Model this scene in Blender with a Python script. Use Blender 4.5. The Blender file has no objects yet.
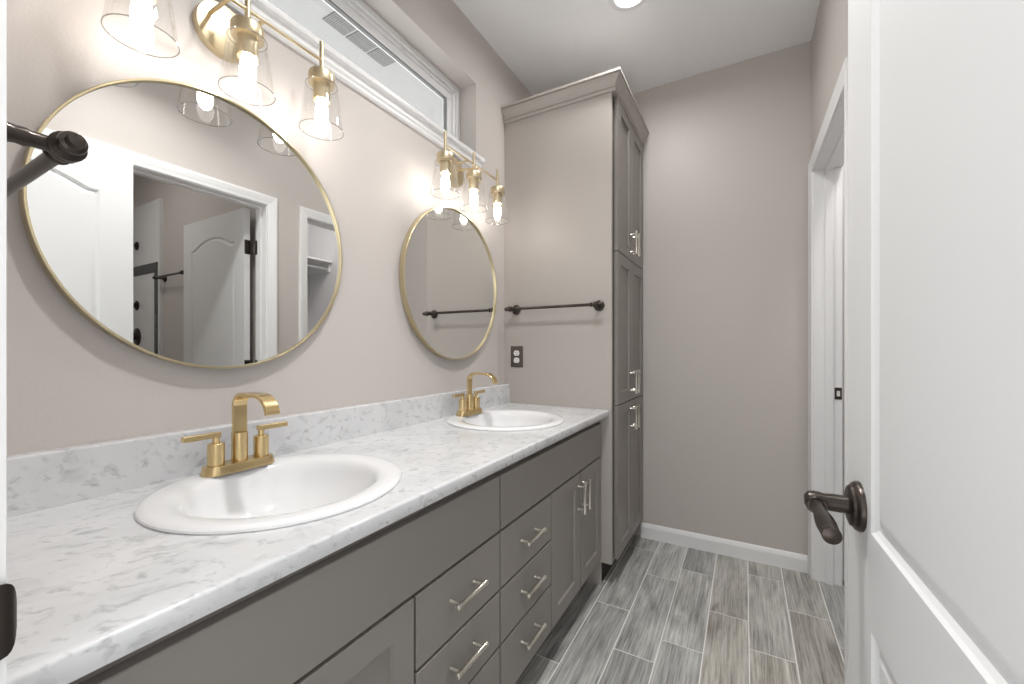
import bpy, bmesh, math, random
from mathutils import Vector, Matrix
random.seed(7)
C = bpy.context.scene
COL = C.collection
PI = math.pi

# ------------------------------------------------------------------ camera
cam_d = bpy.data.cameras.new('camera')
cam = bpy.data.objects.new('camera', cam_d)
COL.objects.link(cam)
cam_d.sensor_fit = 'HORIZONTAL'
cam_d.sensor_width = 36.0
cam_d.lens = 413.65 / 1024 * 36.0
cam_d.shift_y = 6.79 / 1024
cam_d.clip_start = 0.01
cam.location = (1.1624, 0.0, 1.16)
cam.rotation_euler = (PI / 2, 0, 0.5121)
C.camera = cam

# ------------------------------------------------------------------ view
C.view_settings.view_transform = 'Standard'
C.view_settings.look = 'None'
C.view_settings.gamma = 1.0
C.view_settings.use_curve_mapping = False
C.view_settings.exposure = 0.0

# ------------------------------------------------------------------ daylight (overcast, lower half brightened as added fill)
w = bpy.data.worlds.new('daylight')
C.world = w
w.use_nodes = True
bg = w.node_tree.nodes['Background']
bg.inputs['Strength'].default_value = 1.0
_nt = w.node_tree
_tc = _nt.nodes.new('ShaderNodeTexCoord')
_sp = _nt.nodes.new('ShaderNodeSeparateXYZ')
_rm = _nt.nodes.new('ShaderNodeValToRGB')
_mr = _nt.nodes.new('ShaderNodeMapRange')
_mr.inputs['From Min'].default_value = -1.0
_nt.links.new(_tc.outputs['Generated'], _sp.inputs['Vector'])
_nt.links.new(_sp.outputs['Z'], _mr.inputs['Value'])
_nt.links.new(_mr.outputs['Result'], _rm.inputs['Fac'])
_rm.color_ramp.elements[0].position, _rm.color_ramp.elements[0].color = 0.44, (2.75, 2.76, 2.76, 1)   # ground half set brighter than the sky to lift the ceiling
_rm.color_ramp.elements[1].position, _rm.color_ramp.elements[1].color = 0.54, (1.45, 1.48, 1.52, 1)   # bright overcast sky
_nt.links.new(_rm.outputs['Color'], bg.inputs['Color'])

BULB = 33.0            # radiance of the glowing lamp bulbs
DOWN_W = 11.0          # ceiling downlight, watts
def lamp(name, kind, loc, power, **kw):
    d = bpy.data.lights.new(name, kind)
    d.energy = power
    for k, v in kw.items():
        setattr(d, k, v)
    o = bpy.data.objects.new(name, d)
    o.location = loc
    COL.objects.link(o)
    return o
for dx, dy, dw, sp in ((0.711, 1.875, 0.70, 168), (0.90, 0.80, 1.15, 125)):
    lamp('downlight_beam', 'AREA', (dx, dy, 2.738), DOWN_W * dw, shape='DISK', size=0.13, color=(1.0, 0.995, 0.985), spread=math.radians(sp))
lamp('bath_fill_light', 'AREA', (2.5, 0.75, 2.70), 7.0, shape='DISK', size=0.45, color=(1.0, 0.97, 0.93))  # fill lamp added to brighten the shower room, no fixture there
lamp('closet_fill_light', 'AREA', (1.78, 2.10, 2.70), 8.0, shape='DISK', size=0.22, color=(1.0, 0.97, 0.95))  # added fill so the closet shows bright through its doorway

try:
    cy = C.cycles
    cy.max_bounces = 10
    cy.diffuse_bounces = 6
    cy.glossy_bounces = 5
    cy.transparent_max_bounces = 16
    cy.transmission_bounces = 6
    cy.caustics_reflective = False
    cy.caustics_refractive = False
    cy.sample_clamp_indirect = 6.0
except Exception:
    pass

# ------------------------------------------------------------------ materials
def mat(name):
    m = bpy.data.materials.new(name)
    m.use_nodes = True
    nt = m.node_tree
    return m, nt, nt.nodes['Principled BSDF']

def N(nt, kind, **ins):
    n = nt.nodes.new(kind)
    for k, v in ins.items():
        if k in n.inputs:
            n.inputs[k].default_value = v
        else:
            setattr(n, k, v)
    return n

def coords(nt, scale=(1, 1, 1), out='Object'):
    tc = N(nt, 'ShaderNodeTexCoord')
    mp = N(nt, 'ShaderNodeMapping')
    mp.inputs['Scale'].default_value = scale
    nt.links.new(tc.outputs[out], mp.inputs['Vector'])
    return mp.outputs['Vector']

def bump(nt, bsdf, height, strength, dist):
    b = N(nt, 'ShaderNodeBump', Strength=strength, Distance=dist)
    nt.links.new(height, b.inputs['Height'])
    nt.links.new(b.outputs['Normal'], bsdf.inputs['Normal'])

def ramp(nt, fac, stops):
    r = N(nt, 'ShaderNodeValToRGB')
    els = r.color_ramp.elements
    while len(els) < len(stops):
        els.new(0.5)
    for e, (p, c) in zip(els, stops):
        e.position = p
        e.color = (c[0], c[1], c[2], 1) if len(c) == 3 else c
    nt.links.new(fac, r.inputs['Fac'])
    return r.outputs['Color']

def painted(name, col, rough=0.5, spec=0.3, tex=0.0, scale=120):
    m, nt, b = mat(name)
    b.inputs['Roughness'].default_value = rough
    b.inputs['Specular IOR Level'].default_value = spec
    v = coords(nt)
    n = N(nt, 'ShaderNodeTexNoise', Scale=scale, Detail=3.0)
    nt.links.new(v, n.inputs['Vector'])
    d = 0.985 if tex else 0.998
    c = ramp(nt, n.outputs['Fac'], [(0.3, [x * d for x in col]), (0.7, col)])
    nt.links.new(c, b.inputs['Base Color'])
    if tex:
        bump(nt, b, n.outputs['Fac'], tex, 0.004)
    return m

def metal(name, col, rough, metallic=1.0, brush=None, spec=0.5):
    m, nt, b = mat(name)
    b.inputs['Metallic'].default_value = metallic
    b.inputs['Specular IOR Level'].default_value = spec
    v = coords(nt, brush or (60, 60, 60))
    n = N(nt, 'ShaderNodeTexNoise', Scale=8.0, Detail=2.0)
    nt.links.new(v, n.inputs['Vector'])
    c = ramp(nt, n.outputs['Fac'], [(0.3, [x * 0.93 for x in col]), (0.7, col)])
    nt.links.new(c, b.inputs['Base Color'])
    mr = N(nt, 'ShaderNodeMapRange')
    mr.inputs['To Min'].default_value = rough * 0.9
    mr.inputs['To Max'].default_value = rough * 1.1
    nt.links.new(n.outputs['Fac'], mr.inputs['Value'])
    nt.links.new(mr.outputs['Result'], b.inputs['Roughness'])
    return m

M = {}
M['wall'] = painted('greige_wall_paint', (0.580, 0.538, 0.508), 0.42, 0.35, 0.10, 160)
M['ceiling'] = painted('white_ceiling_paint', (0.93, 0.935, 0.94), 0.8, 0.2, 0.25, 60)
M['trim'] = painted('white_trim_enamel', (0.86, 0.86, 0.86), 0.35, 0.4)
M['door'] = painted('white_door_enamel', (0.735, 0.738, 0.738), 0.40, 0.35)
M['cabinet'] = painted('taupe_cabinet_paint', (0.255, 0.235, 0.214), 0.36, 0.4)
M['cabinet_lit'] = painted('taupe_cabinet_paint_lit', (0.470, 0.435, 0.402), 0.38, 0.4)  # cabinet paint with the light on end panel and crown baked in
M['toe'] = painted('shaded_toe_kick', (0.040, 0.036, 0.032), 0.6, 0.2)  # near-black stands in for the shadow under the cabinets
M['cabinet_dark'] = painted('cabinet_interior', (0.10, 0.092, 0.085), 0.6, 0.2)
M['porcelain'] = painted('white_porcelain', (0.79, 0.79, 0.795), 0.10, 0.55)
M['vinyl'] = painted('white_window_vinyl', (0.84, 0.84, 0.84), 0.35, 0.4)
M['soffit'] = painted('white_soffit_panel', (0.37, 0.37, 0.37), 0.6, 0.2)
M['tub'] = painted('white_shower_panel', (0.72, 0.72, 0.72), 0.25, 0.5)
M['black_tile'] = painted('black_accent_tile', (0.03, 0.03, 0.03), 0.2, 0.5)
M['white_plastic'] = painted('white_outlet_plastic', (0.80, 0.79, 0.77), 0.35, 0.4)
M['brown_plate'] = painted('brown_wall_plate', (0.085, 0.070, 0.058), 0.4, 0.4)
M['slot'] = painted('dark_slot', (0.02, 0.02, 0.02), 0.6, 0.2)
M['gold'] = metal('brushed_gold', (0.74, 0.57, 0.30), 0.24, brush=(400, 400, 20))
M['brass'] = metal('champagne_brass', (0.68, 0.575, 0.39), 0.36, brush=(200, 200, 30))
M['frame'] = metal('gold_mirror_frame', (0.68, 0.59, 0.38), 0.30)
M['nickel'] = metal('brushed_nickel_pull', (0.78, 0.74, 0.66), 0.28)
M['bronze'] = metal('oil_rubbed_bronze', (0.068, 0.056, 0.049), 0.30, metallic=0.85)
M['chrome'] = metal('drain_chrome', (0.8, 0.8, 0.8), 0.12)
M['rod'] = metal('closet_rod_steel', (0.75, 0.75, 0.75), 0.3)

m, nt, b = mat('silvered_glass')
b.inputs['Metallic'].default_value = 1.0
b.inputs['Base Color'].default_value = (0.88, 0.885, 0.875, 1)
b.inputs['Roughness'].default_value = 0.0
M['mirror'] = m

def thin_glass(name, tint, facing_pow, lo, hi, rough=0.02):
    m = bpy.data.materials.new(name)
    m.use_nodes = True
    nt = m.node_tree
    nt.nodes.remove(nt.nodes['Principled BSDF'])
    out = nt.nodes['Material Output']
    tr = N(nt, 'ShaderNodeBsdfTransparent')
    tr.inputs['Color'].default_value = (*tint, 1)
    gl = N(nt, 'ShaderNodeBsdfGlossy', Roughness=rough)
    gl.inputs['Color'].default_value = (0.9, 0.9, 0.9, 1)
    lw = N(nt, 'ShaderNodeLayerWeight', Blend=facing_pow)
    mr = N(nt, 'ShaderNodeMapRange')
    mr.inputs['To Min'].default_value = lo
    mr.inputs['To Max'].default_value = hi
    nt.links.new(lw.outputs['Facing'], mr.inputs['Value'])
    mx = N(nt, 'ShaderNodeMixShader')
    nt.links.new(mr.outputs['Result'], mx.inputs['Fac'])
    nt.links.new(tr.outputs['BSDF'], mx.inputs[1])
    nt.links.new(gl.outputs['BSDF'], mx.inputs[2])
    nt.links.new(mx.outputs['Shader'], out.inputs['Surface'])
    return m
M['shade'] = thin_glass('clear_shade_glass', (0.985, 0.985, 0.98), 0.38, 0.025, 0.36)
M['shade_rim'] = thin_glass('shade_glass_rim', (0.72, 0.71, 0.70), 0.5, 0.10, 0.60)
M['pane'] = thin_glass('window_glass', (0.97, 0.98, 0.975), 0.3, 0.03, 0.3, 0.0)

def emitter(name, col, s):
    m = bpy.data.materials.new(name)
    m.use_nodes = True
    nt = m.node_tree
    b = nt.nodes['Principled BSDF']
    b.inputs['Base Color'].default_value = (0.8, 0.8, 0.8, 1)
    b.inputs['Emission Color'].default_value = (*col, 1)
    b.inputs['Emission Strength'].default_value = s
    return m
M['bulb'] = emitter('glowing_bulb', (1.0, 0.94, 0.87), BULB)
M['lens'] = emitter('downlight_lens', (1.0, 0.98, 0.95), 4.0)

# quartz-look counter: pale ground, short slanting grey flecks and a few soft veins
def counter_mat():
    m, nt, b = mat('white_marble_look_laminate')
    b.inputs['Roughness'].default_value = 0.16
    b.inputs['Specular IOR Level'].default_value = 0.5
    tc = N(nt, 'ShaderNodeTexCoord')
    rot = N(nt, 'ShaderNodeMapping')
    rot.inputs['Rotation'].default_value = (0.5, 0.35, 0.65)
    nt.links.new(tc.outputs['Object'], rot.inputs['Vector'])
    warp = N(nt, 'ShaderNodeTexNoise', Scale=11.0, Detail=3.0)
    nt.links.new(rot.outputs['Vector'], warp.inputs['Vector'])
    wm = N(nt, 'ShaderNodeVectorMath', operation='SCALE')
    wm.inputs['Scale'].default_value = 0.10
    nt.links.new(warp.outputs['Color'], wm.inputs[0])
    wa = N(nt, 'ShaderNodeVectorMath', operation='ADD')
    nt.links.new(rot.outputs['Vector'], wa.inputs[0])
    nt.links.new(wm.outputs['Vector'], wa.inputs[1])
    def layer(scale, stretch, lo, hi, detail=4.0):
        mp = N(nt, 'ShaderNodeMapping')
        mp.inputs['Scale'].default_value = stretch
        nt.links.new(wa.outputs['Vector'], mp.inputs['Vector'])
        n = N(nt, 'ShaderNodeTexNoise', Scale=scale, Detail=detail, Roughness=0.55)
        nt.links.new(mp.outputs['Vector'], n.inputs['Vector'])
        r = N(nt, 'ShaderNodeMapRange')
        r.inputs['From Min'].default_value = lo
        r.inputs['From Max'].default_value = hi
        nt.links.new(n.outputs['Fac'], r.inputs['Value'])
        return r.outputs['Result']
    f1 = layer(62, (1.0, 0.50, 1.0), 0.545, 0.72)       # small flecks
    f2 = layer(22, (1.0, 0.42, 1.0), 0.56, 0.80)        # larger smudges
    f3 = layer(6.0, (1, 1, 1), 0.35, 0.75, 3.0)         # soft clouds
    base = N(nt, 'ShaderNodeMix', data_type='RGBA')
    base.inputs['A'].default_value = (0.70, 0.705, 0.715, 1)
    base.inputs['B'].default_value = (0.60, 0.605, 0.615, 1)
    nt.links.new(f3, base.inputs['Factor'])
    def over(prev, fac, col, k):
        mu = N(nt, 'ShaderNodeMath', operation='MULTIPLY')
        mu.inputs[1].default_value = k
        nt.links.new(fac, mu.inputs[0])
        mx = N(nt, 'ShaderNodeMix', data_type='RGBA')
        mx.inputs['B'].default_value = (*col, 1)
        nt.links.new(mu.outputs['Value'], mx.inputs['Factor'])
        nt.links.new(prev, mx.inputs['A'])
        return mx.outputs['Result']
    c = over(base.outputs['Result'], f2, (0.42, 0.425, 0.435), 0.70)
    c = over(c, f1, (0.36, 0.365, 0.375), 0.70)
    nt.links.new(c, b.inputs['Base Color'])
    return m
M['counter'] = counter_mat()

# wood-look porcelain plank; UV = metres along / across, shifted per plank, 'tone' = per-plank tone
def tile_mat():
    m, nt, b = mat('grey_wood_look_tile')
    b.inputs['Roughness'].default_value = 0.34
    b.inputs['Specular IOR Level'].default_value = 0.4
    uv = N(nt, 'ShaderNodeUVMap')
    uv.uv_map = 'plank'
    mp = N(nt, 'ShaderNodeMapping')
    mp.inputs['Scale'].default_value = (1.6, 46.0, 1.0)
    nt.links.new(uv.outputs['UV'], mp.inputs['Vector'])
    mp2 = N(nt, 'ShaderNodeMapping')
    mp2.inputs['Scale'].default_value = (1.8, 9.0, 1.0)
    nt.links.new(uv.outputs['UV'], mp2.inputs['Vector'])
    n1 = N(nt, 'ShaderNodeTexNoise', Scale=3.0, Detail=8.0, Roughness=0.7, Distortion=0.6)
    nt.links.new(mp.outputs['Vector'], n1.inputs['Vector'])
    n2 = N(nt, 'ShaderNodeTexNoise', Scale=1.2, Detail=4.0, Distortion=1.6)
    nt.links.new(mp2.outputs['Vector'], n2.inputs['Vector'])
    mx = N(nt, 'ShaderNodeMix', data_type='FLOAT')
    mx.inputs['Factor'].default_value = 0.36
    nt.links.new(n1.outputs['Fac'], mx.inputs['A'])
    nt.links.new(n2.outputs['Fac'], mx.inputs['B'])
    grey = ramp(nt, mx.outputs['Result'], [(0.33, (0.125, 0.125, 0.118)), (0.445, (0.30, 0.30, 0.287)), (0.54, (0.46, 0.46, 0.44)), (0.68, (0.68, 0.68, 0.655))])
    brown = ramp(nt, mx.outputs['Result'], [(0.33, (0.125, 0.112, 0.095)), (0.445, (0.295, 0.27, 0.235)), (0.54, (0.45, 0.425, 0.38)), (0.68, (0.66, 0.64, 0.59))])
    at = N(nt, 'ShaderNodeAttribute')
    at.attribute_name = 'tone'
    sep = N(nt, 'ShaderNodeSeparateColor')
    nt.links.new(at.outputs['Color'], sep.inputs['Color'])
    cm = N(nt, 'ShaderNodeMix', data_type='RGBA')
    nt.links.new(sep.outputs['Red'], cm.inputs['Factor'])
    nt.links.new(grey, cm.inputs['A'])
    nt.links.new(brown, cm.inputs['B'])
    hs = N(nt, 'ShaderNodeHueSaturation')
    nt.links.new(sep.outputs['Green'], hs.inputs['Value'])
    nt.links.new(cm.outputs['Result'], hs.inputs['Color'])
    nt.links.new(hs.outputs['Color'], b.inputs['Base Color'])
    bump(nt, b, n1.outputs['Fac'], 0.12, 0.002)
    return m
M['tile'] = tile_mat()
M['grout'] = painted('pale_grout', (0.80, 0.79, 0.76), 0.85, 0.1, 0.2, 400)

# perforated soffit vent: dark round holes in white aluminium
def vent_mat():
    m, nt, b = mat('perforated_vent')
    b.inputs['Roughness'].default_value = 0.5
    v = coords(nt, (118, 118, 118))
    vo = N(nt, 'ShaderNodeTexVoronoi', Randomness=0.0)
    vo.voronoi_dimensions = '2D'
    vo.inputs['Scale'].default_value = 1.0
    nt.links.new(v, vo.inputs['Vector'])
    c = ramp(nt, vo.outputs['Distance'], [(0.44, (0.03, 0.03, 0.03)), (0.50, (0.34, 0.34, 0.34))])
    nt.links.new(c, b.inputs['Base Color'])
    return m
M['vent'] = vent_mat()

# ------------------------------------------------------------------ mesh helpers
ORIGIN = {}

class MB:
    """collects shapes in world coordinates, linked as ONE mesh object"""
    def __init__(self, mtx=None):
        self.v, self.f, self.m = [], [], mtx

    def add(self, vs, fs):
        n = len(self.v)
        for p in vs:
            p = Vector(p)
            self.v.append(self.m @ p if self.m else p)
        self.f += [[i + n for i in f] for f in fs]
        return self

    def box(self, x0, x1, y0, y1, z0, z1):
        vs = [(x, y, z) for z in (z0, z1) for y in (y0, y1) for x in (x0, x1)]
        return self.add(vs, [(0, 2, 3, 1), (4, 5, 7, 6), (0, 1, 5, 4), (2, 6, 7, 3), (0, 4, 6, 2), (1, 3, 7, 5)])

    def loft(self, rings, cap0=True, cap1=True, closed=True):
        """consecutive rings of equal count"""
        n = len(rings[0])
        vs = [p for r in rings for p in r]
        fs = []
        for k in range(len(rings) - 1):
            for i in range(n if closed else n - 1):
                j = (i + 1) % n
                fs.append((k * n + i, k * n + j, (k + 1) * n + j, (k + 1) * n + i))
        if cap0:
            fs.append(tuple(range(n))[::-1])
        if cap1:
            fs.append(tuple((len(rings) - 1) * n + i for i in range(n)))
        return self.add(vs, fs)

    def lathe(self, prof, c, axis=(0, 0, 1), seg=32, sx=1.0, sy=1.0, cap0=True, cap1=True):
        """prof: (radius, distance along axis) from centre c"""
        a = Vector(axis).normalized()
        if abs(a.z) > 0.9:
            u = Vector((1, 0, 0))
        else:
            u = Vector((0, 0, 1))
        u = (u - a * u.dot(a)).normalized()
        q = a.cross(u)
        c = Vector(c)
        rings = []
        for r, h in prof:
            rings.append([c + a * h + u * (r * sx * math.cos(2 * PI * i / seg)) + q * (r * sy * math.sin(2 * PI * i / seg)) for i in range(seg)])
        return self.loft(rings, cap0, cap1)

    def tube(self, path, r, seg=12, caps=True):
        pts = [Vector(p) for p in path]
        rs = r if isinstance(r, (list, tuple)) else [r] * len(pts)
        rings, u = [], None
        for i, p in enumerate(pts):
            t = (pts[min(i + 1, len(pts) - 1)] - pts[max(i - 1, 0)]).normalized()
            if u is None:
                u = Vector((0, 0, 1)) if abs(t.z) < 0.9 else Vector((1, 0, 0))
            u = (u - t * u.dot(t)).normalized()
            q = t.cross(u)
            rings.append([p + (u * math.cos(2 * PI * k / seg) + q * math.sin(2 * PI * k / seg)) * rs[i] for k in range(seg)])
        return self.loft(rings, caps, caps)

    def ribbon(self, path, side, half_w, th):
        """rectangular section swept along a path lying in a plane; side = unit vector across"""
        pts = [Vector(p) for p in path]
        s = Vector(side)
        rings = []
        for i, p in enumerate(pts):
            t = (pts[min(i + 1, len(pts) - 1)] - pts[max(i - 1, 0)]).normalized()
            n = t.cross(s)
            rings.append([p + s * half_w + n * th / 2, p + s * half_w - n * th / 2, p - s * half_w - n * th / 2, p - s * half_w + n * th / 2])
        return self.loft(rings)

    def torus(self, c, R, r, axis=(0, 0, 1), seg=48, sub=8):
        a = Vector(axis).normalized()
        u = Vector((1, 0, 0)) if abs(a.x) < 0.9 else Vector((0, 0, 1))
        u = (u - a * u.dot(a)).normalized()
        q = a.cross(u)
        c = Vector(c)
        vs, fs = [], []
        for i in range(seg):
            d = u * math.cos(2 * PI * i / seg) + q * math.sin(2 * PI * i / seg)
            for k in range(sub):
                vs.append(c + d * (R + r * math.cos(2 * PI * k / sub)) + a * (r * math.sin(2 * PI * k / sub)))
        for i in range(seg):
            for k in range(sub):
                i2, k2 = (i + 1) % seg, (k + 1) % sub
                fs.append((i * sub + k, i2 * sub + k, i2 * sub + k2, i * sub + k2))
        return self.add(vs, fs)

    def build(self, name, material, parent=None, bevel=0.0, smooth=True, segs=2, loc=None):
        if parent is not None:
            org = ORIGIN[parent.name]
        elif loc is not None:
            org = Vector(loc)
        else:
            xs = [v.x for v in self.v]; ys = [v.y for v in self.v]; zs = [v.z for v in self.v]
            org = Vector(((min(xs) + max(xs)) / 2, (min(ys) + max(ys)) / 2, min(zs)))
        me = bpy.data.meshes.new(name)
        me.from_pydata([tuple(v - org) for v in self.v], [], self.f)
        bm = bmesh.new()
        bm.from_mesh(me)
        bmesh.ops.recalc_face_normals(bm, faces=bm.faces)
        if bevel:
            es = [e for e in bm.edges if len(e.link_faces) == 2 and e.calc_face_angle(0) > 0.6]
            bmesh.ops.bevel(bm, geom=es, offset=bevel, segments=segs, affect='EDGES', profile=0.5, clamp_overlap=True)
        bm.to_mesh(me)
        bm.free()
        if smooth:
            me.shade_smooth()
            me.set_sharp_from_angle(angle=0.6)
        me.materials.append(material)
        o = bpy.data.objects.new(name, me)
        COL.objects.link(o)
        if parent is not None:
            o.parent = parent
            ORIGIN[o.name] = org
        else:
            o.location = org
            ORIGIN[o.name] = org
        return o

def tag(o, label=None, cat=None, group=None, kind=None):
    if label: o['label'] = label
    if cat: o['category'] = cat
    if group: o['group'] = group
    if kind: o['kind'] = kind
    return o

def thing(name, loc, label, cat, group=None, kind=None):
    o = bpy.data.objects.new(name, None)
    o.empty_display_size = 0.05
    o.location = loc
    COL.objects.link(o)
    ORIGIN[o.name] = Vector(loc)
    return tag(o, label, cat, group, kind)

def copy_tree(o, delta, parent=None):
    c = o.copy()
    COL.objects.link(c)
    if parent is None:
        c.location = o.location + Vector(delta)
    else:
        c.parent = parent
    ORIGIN[c.name] = ORIGIN[o.name] + Vector(delta)
    for ch in list(o.children):
        copy_tree(ch, delta, c)
    return c

# ------------------------------------------------------------------ room sizes (metres)
XR, YN, YF, ZC = 1.464, 0.085, 2.6204, 2.752
WT = 0.115                     # interior wall thickness
XO = XR + WT
BATH_X, BATH_Y0, BATH_Y1 = 3.70, -0.10, 1.515
CL_X, CL_Y0 = 2.68, 1.645

# ------------------------------------------------------------------ floor
gm = MB()
gm.box(-0.16, BATH_X + 0.1, -1.0, YF + 0.1, -0.06, -0.0005)
floor = gm.build('floor', M['grout'], smooth=False, loc=(0, 0, 0))
tag(floor, 'grey wood-look plank tile floor with pale grout lines', 'floor', kind='structure')

def build_tiles():
    me = bpy.data.meshes.new('plank_tiles')
    vs, fs, tone, uvs = [], [], [], []
    pitch, L, g = 0.1527, 0.610, 0.0021
    phase = [0.194, 0.02, 0.37, 0.51, 0.197, 0.015, 0.373, 0.52]
    x_start = 0.567 - 4 * pitch
    nrow = int((BATH_X + 0.1 - x_start) / pitch) + 1
    rnd = random.Random(21)
    # tones of the planks the photo shows plainly: (row, nth joint) -> brown, value
    for r in range(nrow):
        k = r - 3                                   # row 0 of the measured list lies left of x = 0.567
        ph = phase[k % 7] if k >= 0 else rnd.random() * L
        xa, xb = x_start + r * pitch + g, x_start + (r + 1) * pitch - g
        n0 = int((-1.0 - ph) / L) - 1
        n1 = int((YF + 0.1 - ph) / L) + 1
        for n in range(n0, n1):
            ya, yb = max(-1.0, ph + n * L + g), min(YF + 0.1, ph + (n + 1) * L - g)
            if yb - ya < 0.01:
                continue
            i = len(vs)
            vs += [(xa, ya, 0), (xb, ya, 0), (xb, yb, 0), (xa, yb, 0), (xa, ya, -0.0005), (xb, ya, -0.0005), (xb, yb, -0.0005), (xa, yb, -0.0005)]
            fs += [(i, i + 1, i + 2, i + 3), (i, i + 4, i + 5, i + 1), (i + 1, i + 5, i + 6, i + 2), (i + 2, i + 6, i + 7, i + 3), (i + 3, i + 7, i + 4, i)]
            brown = rnd.choice([0.0, 0.0, 0.08, 0.15])
            if k in (4, 5, 6): brown = rnd.choice([0.15, 0.35, 0.55, 0.75])
            val = rnd.uniform(0.86, 1.12)
            du, dv = rnd.random() * 20, rnd.random() * 20
            for f in range(5):
                tone.append((brown, val))
                q = [(ya, xa), (ya, xb), (yb, xb), (yb, xa)]
                uvs += [(a + du, c + dv) for a, c in q]
    me.from_pydata(vs, [], fs)
    uvl = me.uv_layers.new(name='plank')
    for i, u in enumerate(uvs):
        uvl.data[i].uv = u
    at = me.attributes.new('tone', 'FLOAT_COLOR', 'CORNER')
    for p in me.polygons:
        t = tone[p.index]
        for li in p.loop_indices:
            at.data[li].color = (t[0], t[1], 0, 1)
    me.materials.append(M['tile'])
    o = bpy.data.objects.new('plank_tiles', me)
    COL.objects.link(o)
    o.parent = floor
    return o
build_tiles()

# ------------------------------------------------------------------ walls and ceiling
def wall(name, material, boxes, label):
    mb = MB()
    for b_ in boxes:
        mb.box(*b_)
    return tag(mb.build(name, material, smooth=False), label, 'wall', kind='structure')

# window opening in the mirror wall
WY0, WY1, WZ0, WZ1 = 0.28, 1.704, 2.085, 2.478
wall('wall_left', M['wall'], [(-0.16, 0, -0.03, YF + WT, 0, WZ0), (-0.16, 0, -0.03, YF + WT, WZ1, ZC),
     (-0.16, 0, -0.03, WY0, WZ0, WZ1), (-0.16, 0, WY1, YF + WT, WZ0, WZ1)], 'greige wall behind the mirrors and the vanity')
wall('wall_back', M['wall'], [(0, XR + 0.02, YF, YF + WT, 0, ZC)], 'greige wall at the far end of the room')
JT = 0.0185
T_Y0, T_Y1, D_Z = 0.699, 1.489, 2.0655         # toilet-room doorway
K_Y0, K_Y1 = 1.766, 2.546                     # closet doorway
wall('wall_right', M['wall'], [(XR, XO, YN - WT, T_Y0 - JT, 0, ZC), (XR, XO, T_Y0 - JT, T_Y1 + JT, D_Z, ZC), (XR, XO, T_Y1 + JT, K_Y0 - JT, 0, ZC),
     (XR, XO, K_Y0 - JT, K_Y1 + JT, D_Z, ZC), (XR, XO, K_Y1 + JT, YF, 0, ZC)], 'greige wall on the right with two doorways')
E_X0, E_X1 = 0.633, 1.352                     # entry doorway
wall('wall_front', M['wall'], [(0, E_X0 - JT, YN - WT, YN, 0, ZC), (E_X0 - JT, E_X1 + JT, YN - WT, YN, D_Z, ZC), (E_X1 + JT, XR, YN - WT, YN, 0, ZC)],
     'greige wall around the entry doorway')
wall('wall_shower', M['wall'], [(XO, BATH_X + 0.1, BATH_Y1, CL_Y0, 0, ZC), (BATH_X, BATH_X + 0.1, BATH_Y0, BATH_Y1, 0, ZC), (XO, BATH_X + 0.1, BATH_Y0 - 0.1, BATH_Y0, 0, ZC)],
     'greige walls of the shower room seen through its doorway in the mirror')
M['closet'] = painted('white_closet_paint', (0.70, 0.70, 0.71), 0.6, 0.2)
wall('wall_closet', M['closet'], [(CL_X, CL_X + 0.1, CL_Y0, YF + WT, 0, ZC), (XO, CL_X, YF, YF + WT, 0, ZC), (XO, CL_X, CL_Y0, CL_Y0 + 0.004, 0, ZC)],
     'pale closet walls seen through the closet doorway')
cl = MB().box(-0.16, BATH_X + 0.1, YN - WT, YF + WT, ZC, ZC + 0.1).build('ceiling', M['ceiling'], smooth=False)
tag(cl, 'white textured ceiling', 'ceiling', kind='structure')

# ------------------------------------------------------------------ baseboards and casings
def baseboard(name, path, label):
    """profile swept along a straight run; path: (p0, p1, out-normal)"""
    mb = MB()
    for p0, p1, n in path:
        prof = [(0, 0), (0.013, 0), (0.013, 0.066), (0.010, 0.076), (0.0075, 0.083), (0.004, 0.089), (0, 0.089)]
        r0 = [(p0[0] + n[0] * d, p0[1] + n[1] * d, z) for d, z in prof]
        r1 = [(p1[0] + n[0] * d, p1[1] + n[1] * d, z) for d, z in prof]
        mb.loft([r0, r1])
    return tag(mb.build(name, M['trim'], smooth=False), label, 'baseboard', kind='structure')
baseboard('baseboard_back', [((0.604, YF), (XR - 0.017, YF), (0, -1))], 'white baseboard along the far wall')
baseboard('baseboard_right', [((XR, 1.5515), (XR, 1.7035), (-1, 0)), ((XR, YN), (XR, 0.6365), (-1, 0))], 'short white baseboard between the two doorways')

CASE = [(0.0, 0.0), (0.0, 0.0085), (0.006, 0.0100), (0.016, 0.0110), (0.026, 0.0135), (0.044, 0.0165), (0.054, 0.0165), (0.057, 0.0150), (0.057, 0.0)]
def casing(parent, plane, sign, a0, a1, top, axis, name='casing'):
    """three-sided door casing; inner edge at a0-0.005 / a1+0.005 / top+0.005. plane: wall face coordinate, sign: outward direction"""
    r = 0.005
    mb = MB()
    rings = []
    for (aa, zz, da, dz) in ((a0 - r, 0, -1, 0), (a0 - r, top + r, -1, 1), (a1 + r, top + r, 1, 1), (a1 + r, 0, 1, 0)):
        ring = []
        for wd, th in CASE:
            a, z = aa + da * wd, zz + dz * wd
            ring.append((plane + sign * th, a, z) if axis == 'x' else (a, plane + sign * th, z))
        rings.append(ring)
    mb.loft(rings)
    return mb.build(name, M['trim'], parent, smooth=False)

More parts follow.
